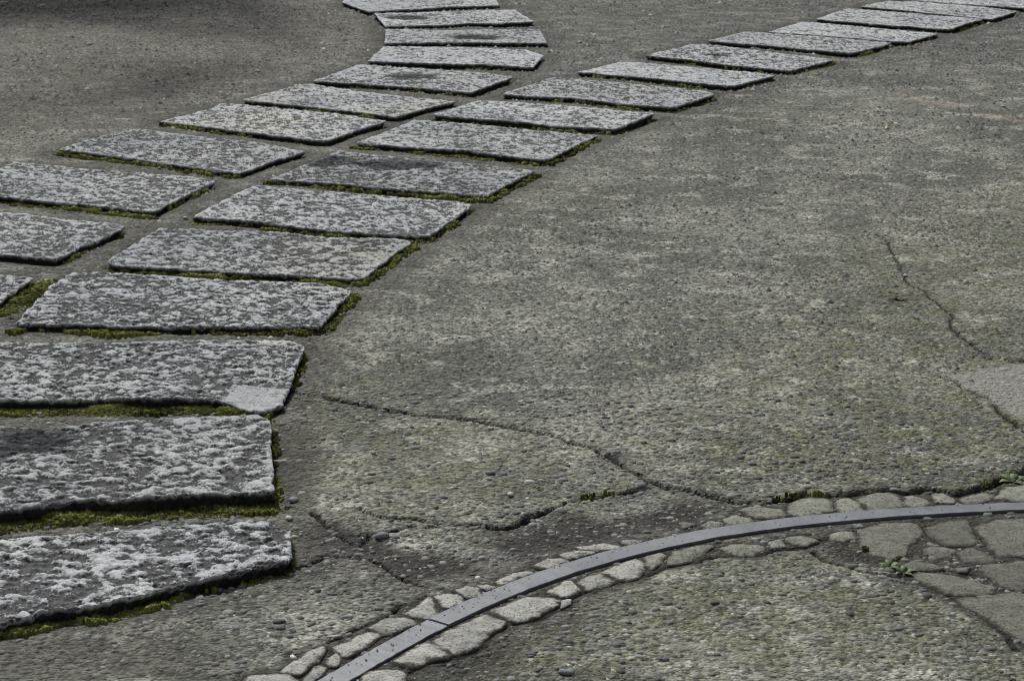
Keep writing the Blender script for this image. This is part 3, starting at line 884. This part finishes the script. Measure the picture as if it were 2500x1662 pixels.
allV, allT, allC = [], [], []
off = 0
for d0, d1, dens, sides, rings, rr, hh, wf in (
        (2.55, 4.9, 4300, 7, 2, (.0049, .0030), (.20, .38), .006),
        (2.55, 4.9, 4200, 5, 1, (.0024, .0010), (.5, .8), .03),
        (4.9, 9.5, 3000, 6, 1, (.0064, .0028), (.45, .75), .008),
        (8.0, 14.5, 1700, 5, 1, (.0085, .0035), (.5, .8), .016)):
    x, y = scatter(d0, d1, dens)
    f = ground_fields(x, y)
    keep = ~f['blocked'] & (f['crack'] < .15) & (rng.random(len(x)) > f['smooth'] * .98) & (rng.random(len(x)) < .55 + .9 * fbm(x * 2.2, y * 2.2, 91, 4))
    if d1 == 9.5:
        keep &= rng.random(len(x)) > sstep(7.0, 9.5, y)
    if d0 == 8.0:
        keep &= rng.random(len(x)) < sstep(7.6, 10.0, y) + .15
    if rings == 1 and d1 < 5:
        keep &= (rng.random(len(x)) < .3 + .55 * f['soil'])
    else:
        keep &= rng.random(len(x)) > .45 * f['soil']
    x, y, z = x[keep], y[keep], f['z'][keep]
    n = len(x)
    r = np.abs(rng.normal(rr[0], rr[1], n)).clip(rr[0] * .4, rr[0] * 2.6)
    asp = rng.uniform(.5, .95, n)
    h = r * rng.uniform(hh[0], hh[1], n)
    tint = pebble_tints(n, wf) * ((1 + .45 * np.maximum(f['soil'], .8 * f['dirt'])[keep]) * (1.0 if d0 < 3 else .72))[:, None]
    V, T, C_ = pebble_mesh(x, y, z - .0006, r, r * asp, h, rng.uniform(0, 6.28, n), sides, rings, tint)
    allV.append(V); allT.append(T + off); allC.append(C_); off += len(V)
n = 220
a = rng.uniform(min(a_near, a_far), max(a_near, a_far), n)
r_ = np.where(rng.random(n) < .7, r_lo(a) + .006 + rng.random(n) * .035, r_up(a) - np.abs(rng.normal(0, .006, n)))
g_ = np.abs(rng.normal(.0016, .0008, n)).clip(.0008, .004)
V, T, C_ = pebble_mesh(_cen[0] + r_ * np.cos(a), _cen[1] + r_ * np.sin(a), np.full(n, ZT + .0015), g_, g_ * .8, g_ * .8, a * 9, 5, 1, np.repeat(rng.uniform(.03, .2, (n, 1)), 3, 1) * np.array([1, .97, .88]))
allV.append(V); allT.append(T + off); allC.append(C_); off += len(V)
me = new_mesh('gravel', np.vstack(allV), tris=np.vstack(allT), attrs=dict(tint=np.vstack(allC)))
gravel = link('gravel', me, M_PEB)
tag(gravel, 'small grey pebbles and grit bedded in the concrete', 'gravel', None, 'stuff')

# ------------------------------------------------------------------ moss in the joints
mx, my, mr, mw = [], [], [], []
for i, s in enumerate(SLABS):
    ring, nrm, nu, nv = s['ring'], s['nrm'], s['nu'], s['nv']
    for key, a, b in (('fm', nu + nv, 2 * nu + nv), ('rm', nu, nu + nv)):
        if key not in s:
            continue
        den, wid = s[key]
        p, q = ring[a:b], nrm[a:b]
        L = np.hypot(*np.diff(p, axis=0).T).sum()
        D = p[:, 1].mean()
        n = int(L * wid * (60000 if D < 5 else (28000 if D < 7.5 else 13000)))
        k = rng.integers(0, len(p), n)
        o = wid * rng.random(n) ** 1.3 - .004
        x = p[k, 0] + q[k, 0] * o + rng.normal(0, .003, n); y = p[k, 1] + q[k, 1] * o + rng.normal(0, .003, n)
        keep = fbm(x * 7, y * 7, 400, 3) * 1.3 + .35 * fbm(x * 30, y * 30, 401, 2) > (.62 - den * 1.05) + .6 * (o / wid - .5)
        mx.append(x[keep]); my.append(y[keep]); mw.append(np.full(keep.sum(), D)); mr.append(o[keep] / wid)
# thin green in the two open cracks near the right edge and along the set stones
for pts, den in (([(1890, 1222), (1965, 1205), (2060, 1203)], 130), ([(2266, 1193), (2230, 1200)], 70), ([(2402, 1188), (2470, 1158)], 60),
                 ([(1420, 1215), (1540, 1197)], 26), ([(2110, 1340), (2190, 1360)], 90)):
    p = resample(ground_at(pts), 60)
    k = rng.integers(0, 60, den)
    mx.append(p[k, 0] + rng.normal(0, .004, den)); my.append(p[k, 1] + rng.normal(0, .006, den)); mw.append(np.full(den, 4.0)); mr.append(np.full(den, .5))
mx, my, mw, mr = map(np.concatenate, (mx, my, mw, mr))
f = ground_fields(mx, my)
ok = ~(inside(mx, my, SLAB_RINGS[0]))
_, ins = near_outline(mx, my, SLAB_RINGS, .01)
ok = ~ins
mx, my, mw, mr, mz = mx[ok], my[ok], mw[ok], mr[ok], f['z'][ok]
n = len(mx)
r = np.abs(rng.normal(.0042, .0014, n)).clip(.002, .009) * np.where(mw > 7, 1.6, np.where(mw > 5, 1.25, 1.0))
thick = sstep(-.3, .5, fbm(mx * 16, my * 16, 410, 3))
h = r * rng.uniform(.4, .8, n) + .011 * thick
g1 = rng.random(n)[:, None]
tone = fbm(mx * 9, my * 9, 420, 3)[:, None]
bright = np.clip(.55 + .9 * tone + .35 * (thick[:, None] - .5) + .25 * rng.normal(size=(n, 1)), 0, 1)
tint = np.array([.055, .056, .018]) * (1 - bright) + np.array([.300, .312, .100]) * bright
V, T, C_ = pebble_mesh(mx, my, mz - .002, r, r * rng.uniform(.75, 1, n), h, rng.uniform(0, 6.28, n), 6, 2, tint)
# short shoots that fuzz the outline
k = rng.integers(0, n, int(n * 2.2))
bx = mx[k] + rng.normal(0, 1, len(k)) * r[k] * .7; by = my[k] + rng.normal(0, 1, len(k)) * r[k] * .7
bz = mz[k] - .002 + h[k] * rng.uniform(.5, .95, len(k))
bl = rng.uniform(.003, .0065, len(k)); an = rng.uniform(0, 6.28, len(k)); wd = .0011
lean = rng.normal(0, .6, (len(k), 2)) * bl[:, None]
SV = np.stack([np.c_[bx - np.cos(an) * wd, by - np.sin(an) * wd, bz], np.c_[bx + np.cos(an) * wd, by + np.sin(an) * wd, bz],
               np.c_[bx + lean[:, 0], by + lean[:, 1], bz + bl]], 1).reshape(-1, 3)
ST = np.arange(len(SV)).reshape(-1, 3) + len(V)
me = new_mesh('moss', np.vstack([V, SV]), tris=np.vstack([T, ST]), attrs=dict(tint=np.vstack([C_, np.repeat(tint[k] * 1.15, 3, 0)])))
moss = link('moss', me, M_MOSS)
tag(moss, 'olive green moss growing in the joints along the slab edges', 'moss', None, 'stuff')


# ------------------------------------------------------------------ small loose things
M_WHITE = mat_plain('white_pebble', (.34, .34, .33), (.52, .52, .50))
M_GREY = mat_plain('grey_pebble', (.15, .16, .18), (.24, .25, .27))
M_LEAF = mat_plain('weed_leaf', (.07, .10, .035), (.13, .17, .07), 120, .6)
M_PALELEAF = mat_plain('yellow_blade', (.30, .30, .10), (.38, .38, .16), 120, .6)
M_FALLEN = mat_plain('fallen_leaf', (.14, .20, .05), (.22, .28, .10), 120, .6)


def loose_pebble(px, py, rad, mat, label, z=0.0, seed=1, group='loose pebbles on the ground'):
    c = ground_at((px, py), z)
    rad *= .8
    r_ = np.random.default_rng(seed)
    ns, nr_ = 12, 6
    V = [[0, 0, -rad * .5]]
    for j in range(1, nr_):
        ph = math.pi * j / nr_
        for k_ in range(ns):
            a = 2 * math.pi * k_ / ns
            q = 1 + .10 * math.sin(2 * a + seed) + .06 * math.sin(3 * a + 2 * seed) + .03 * r_.normal()
            V.append([rad * 1.15 * math.sin(ph) * math.cos(a) * q, rad * .85 * math.sin(ph) * math.sin(a) * q, -rad * .5 * math.cos(ph)])
    V.append([0, 0, rad * .5])
    T = []; Q = []
    for k_ in range(ns):
        k2 = (k_ + 1) % ns
        T.append([0, 1 + k2, 1 + k_])
        for j in range(nr_ - 2):
            a, b = 1 + j * ns + k_, 1 + j * ns + k2
            Q.append([a, b, b + ns, a + ns])
        T.append([1 + (nr_ - 2) * ns + k_, 1 + (nr_ - 2) * ns + k2, len(V) - 1])
    me = new_mesh('pebble', V, tris=T, quads=Q)
    zz = z if z else float(ground_fields(c[:1], c[1:])['z'][0])
    o = link('pebble', me, mat, None, (*c, zz + rad * .36))
    o.rotation_euler = (0, 0, seed * 1.3)
    tag(o, label, 'pebble', group)


for px, py, rad, mat, lab, z in (
        (201, 425, .011, M_WHITE, 'white pebble lying on top of the slab at the left edge', ZS + .009),
        (452, 535, .010, M_WHITE, 'white pebble at the left tip of a slab, beside a patch of moss', 0),
        (410, 412, .008, M_WHITE, 'small white pebble in the joint under the slab with the mossy left tip', 0),
        (389, 416, .010, M_GREY, 'grey pebble in the joint just left of a small white pebble', 0),
        (164, 504, .013, M_GREY, 'blue-grey oval pebble in the mossy joint near the left edge', 0),
        (360, 1016, .008, M_WHITE, 'white pebble in the mossy joint above the largest near slab', 0),
        (717, 1218, .014, M_GREY, 'grey pebble beside the near right corner of the largest near slab', 0),
        (705, 1265, .011, M_WHITE, 'pale pebble above the rounded end of the nearest slab', 0),
        (876, 1243, .013, M_GREY, 'blue-grey flat pebble on the crack right of the largest near slab', 0),
        (932, 1312, .016, M_GREY, 'grey oval pebble just below a crack right of the nearest slab', 0),
        (1246, 1208, .010, M_WHITE, 'large pale pebble alone on the concrete above the fork of the cracks', 0),
        (1378, 1644, .012, M_GREY, 'grey pebble near the bottom edge, right of the pale cobbles', 0),
        (2449, 262, .013, M_WHITE, 'white pebble near the right edge, above the faint pink line', 0),
        (2153, 282, .012, M_WHITE, 'white pebble left of the faint pink line, above a yellow blade of leaf', 0),
        (2210, 673, .010, M_WHITE, 'white pebble lying in the dark crack at the upper right', 0),
        (1199, 1050, .008, M_WHITE, 'bright white pebble just below the long crack at the centre', 0),
        (230, 39, .015, M_WHITE, 'white pebble in the dark upper left, nearest the green fallen leaf', 0),
        (218, 111, .016, M_WHITE, 'white pebble on the sunlit brown patch at the upper left', 0),
        (630, 176, .016, M_WHITE, 'white pebble on the bare ground left of the bend of slabs', 0),
        (1416, 105, .014, M_WHITE, 'white pebble on the ground between the two rows of slabs', 0)):
    loose_pebble(px, py, rad, mat, lab, z, int(px) % 17 + 1)


def leaf_bm(length, width, lift, curl, yaw, nseg=6):
    """a small folded leaf growing along its yaw"""
    V = []; Q = []
    for j in range(nseg + 1):
        t = j / nseg
        w = width * math.sin(math.pi * min(1, t ** .8 * .97 + .03)) * .5
        d = length * t
        z = lift * math.sin(t * 1.6) - curl * t * t
        for sgn, dz in ((-1, .18 * w), (0, 0), (1, .18 * w)):
            V.append([d * math.cos(yaw) - sgn * w * math.sin(yaw), d * math.sin(yaw) + sgn * w * math.cos(yaw), z + dz])
    for j in range(nseg):
        for k_ in range(2):
            a = j * 3 + k_
            Q.append([a, a + 1, a + 4, a + 3])
    n_ = len(V)
    V2 = V + [[x_, y_, z_ - .0005] for x_, y_, z_ in V]          # a leaf has a thickness
    Q2 = Q + [[b_ + n_ for b_ in q[::-1]] for q in Q]
    for j in range(nseg):
        a = j * 3
        Q2 += [[a, a + 3, a + 3 + n_, a + n_], [a + 2 + n_, a + 5 + n_, a + 5, a + 2]]
    return V2, Q2


def weed(px, py, label, leaves, scale=1.0):
    c = ground_at((px, py))
    e = empty('weed', (*c, -.004))
    tag(e, label, 'weed', 'weeds in the joints')
    for yaw, ln, wd, lf in leaves:
        V, Q = leaf_bm(ln * scale, wd * scale, lf * scale, lf * .5 * scale, yaw)
        link('leaf', new_mesh('leaf', V, quads=Q), M_LEAF, e)
    st = [[.0015 * math.cos(a), .0015 * math.sin(a), z] for z in (-.01, .004) for a in np.arange(6) * math.pi / 3]
    link('stem', new_mesh('stem', st, quads=[[k_, (k_ + 1) % 6, (k_ + 1) % 6 + 6, k_ + 6] for k_ in range(6)]), M_LEAF, e)


weed(2172, 1384, 'small pale green weed in the joint below the big set stone',
     [(.3, .022, .013, .016), (1.6, .026, .014, .018), (2.8, .022, .012, .014), (4.3, .018, .010, .010), (5.3, .02, .011, .012)])
weed(2203, 1396, 'small yellow-green weed at the edge of the pebbly concrete, right of its twin',
     [(.1, .030, .014, .012), (1.2, .024, .013, .016), (2.5, .024, .013, .016), (3.9, .02, .011, .010), (5.4, .026, .012, .010)])
weed(2474, 1172, 'low weed with round leaves in the open crack at the right edge',
     [(.4, .034, .020, .012), (2.4, .036, .022, .014), (3.6, .038, .02, .010), (5.2, .03, .02, .008), (1.3, .03, .018, .016)])


def fallen(px, py, ln, wd, yaw, mat, label, lift=.006):
    c = ground_at((px, py))
    V, Q = leaf_bm(ln, wd, lift, lift * .8, yaw)
    o = link('fallen_leaf', new_mesh('fallen_leaf', V, quads=Q), mat, None, (*c, float(ground_fields(c[:1], c[1:])['z'][0]) + .004))
    tag(o, label, 'leaf', 'fallen leaves on the ground')


fallen(92, 20, .055, .05, .2, M_FALLEN, 'green fallen leaf on the dark ground at the upper left', .02)
fallen(-4, 13, .06, .045, .3, M_FALLEN, 'green fallen leaf cut by the left edge near the top left corner', .018)
fallen(2163, 316, .07, .012, 1.35, M_PALELEAF, 'thin yellow blade of leaf lying on the concrete at the upper right', .004)


# ------------------------------------------------------------------ unseen tree added to shade the far left corner
M_BARK = mat_plain('bark', (.06, .045, .03), (.13, .10, .075), 40, .95)
M_FOLIAGE = mat_plain('foliage', (.035, .055, .018), (.08, .11, .035), 12, .6)
tree = empty('shade_tree', (-6.6, 16.4, 0))
tag(tree, 'unseen leafy tree added beyond the upper left corner to shade the ground there', 'tree')
def limb(p0, p1, r0, r1, ns=9):
    p0, p1 = np.array(p0, float), np.array(p1, float)
    d = (p1 - p0) / np.linalg.norm(p1 - p0)
    a = np.cross(d, [0.3, 1, .2]); a /= np.linalg.norm(a); b = np.cross(d, a)
    V = []; nj = 5
    for j in range(nj):
        t = j / (nj - 1); r = r0 + (r1 - r0) * t
        c = p0 + (p1 - p0) * t + a * .06 * math.sin(t * 5)
        for k_ in range(ns):
            q = 2 * math.pi * k_ / ns
            V.append(c + (a * math.cos(q) + b * math.sin(q)) * r)
    Q = [[j * ns + k_, j * ns + (k_ + 1) % ns, (j + 1) * ns + (k_ + 1) % ns, (j + 1) * ns + k_] for j in range(nj - 1) for k_ in range(ns)]
    return np.array(V), np.array(Q)
lv, lq, o_ = [], [], 0
for p0, p1, r0, r1 in (((0, 0, -.1), (.1, -.1, 2.2), .16, .11), ((.1, -.1, 2.1), (1.6, -1.6, 3.5), .08, .03), ((.1, -.1, 2.1), (-.9, -.7, 3.6), .08, .03), ((.1, -.1, 2.15), (.6, .7, 3.8), .08, .03), ((.9, -.8, 2.8), (2.6, -1.2, 3.5), .05, .02)):
    V, Q = limb(p0, p1, r0, r1)
    lv.append(V); lq.append(Q + o_); o_ += len(V)
link('trunk', new_mesh('trunk', np.vstack(lv), quads=np.vstack(lq)), M_BARK, tree)
TP = np.array(tree.location)
gc = []
for px, py, ru, rv, num in ((0, -12, 1.25, .95, 4600), (-420, 10, 1.0, .9, 1300)):
    t_ = rng.uniform(0, 2 * np.pi, num); r_ = np.sqrt(rng.random(num))
    gc.append(ground_at((px, py)) + np.stack([np.cos(t_) * r_ * ru, np.sin(t_) * r_ * rv], -1))
zone = ground_at([(-500, -30), (640, -30), (760, 60), (640, 165), (440, 245), (100, 310), (-500, 400)])
pts = rng.uniform(zone.min(0), zone.max(0), (9000, 2))
gc.append(pts[inside(pts[:, 0], pts[:, 1], zone)][:3300])
gc = np.vstack(gc); n = len(gc)
hz = rng.uniform(2.3, 4.2, n)
q = np.c_[gc + SUN_DIR[:2] / SUN_DIR[2] * hz[:, None], hz] - TP  # leaves placed up the sun's rays from the ground they are to shade
cl = fbm(q[:, 0] * 1.6, q[:, 1] * 1.6, 500, 3)
wp = q + TP
gx = wp[:, 0] - SUN_DIR[0] / SUN_DIR[2] * wp[:, 2]; gy = wp[:, 1] - SUN_DIR[1] / SUN_DIR[2] * wp[:, 2]
keep = cl > -.4                                   # gaps between the leaf clumps
for px, py, ru, rv in ((10, 112, 1.15, .75), (0, 205, .5, .45), (330, 290, .6, .35), (330, 120, .7, .5)):  # openings cut in the crown so sun reaches chosen ground
    c = ground_at((px, py))
    keep &= (((gx - c[0]) / ru) ** 2 + ((gy - c[1]) / rv) ** 2) > 1
q = q[keep]; n = len(q)
ax = rng.normal(size=(n, 3)); ax /= np.linalg.norm(ax, axis=1)[:, None]; ax[:, 2] *= .5
bx_ = np.cross(ax, rng.normal(size=(n, 3))); bx_ /= np.linalg.norm(bx_, axis=1)[:, None]
L_ = rng.uniform(.06, .11, (n, 1))
V = np.stack([q - ax * L_, q + bx_ * L_ * .5, q + ax * L_, q - bx_ * L_ * .5], 1).reshape(-1, 3)
cr = link('crown', new_mesh('crown', V, quads=np.arange(4 * n).reshape(-1, 4), smooth=False), M_FOLIAGE, tree)
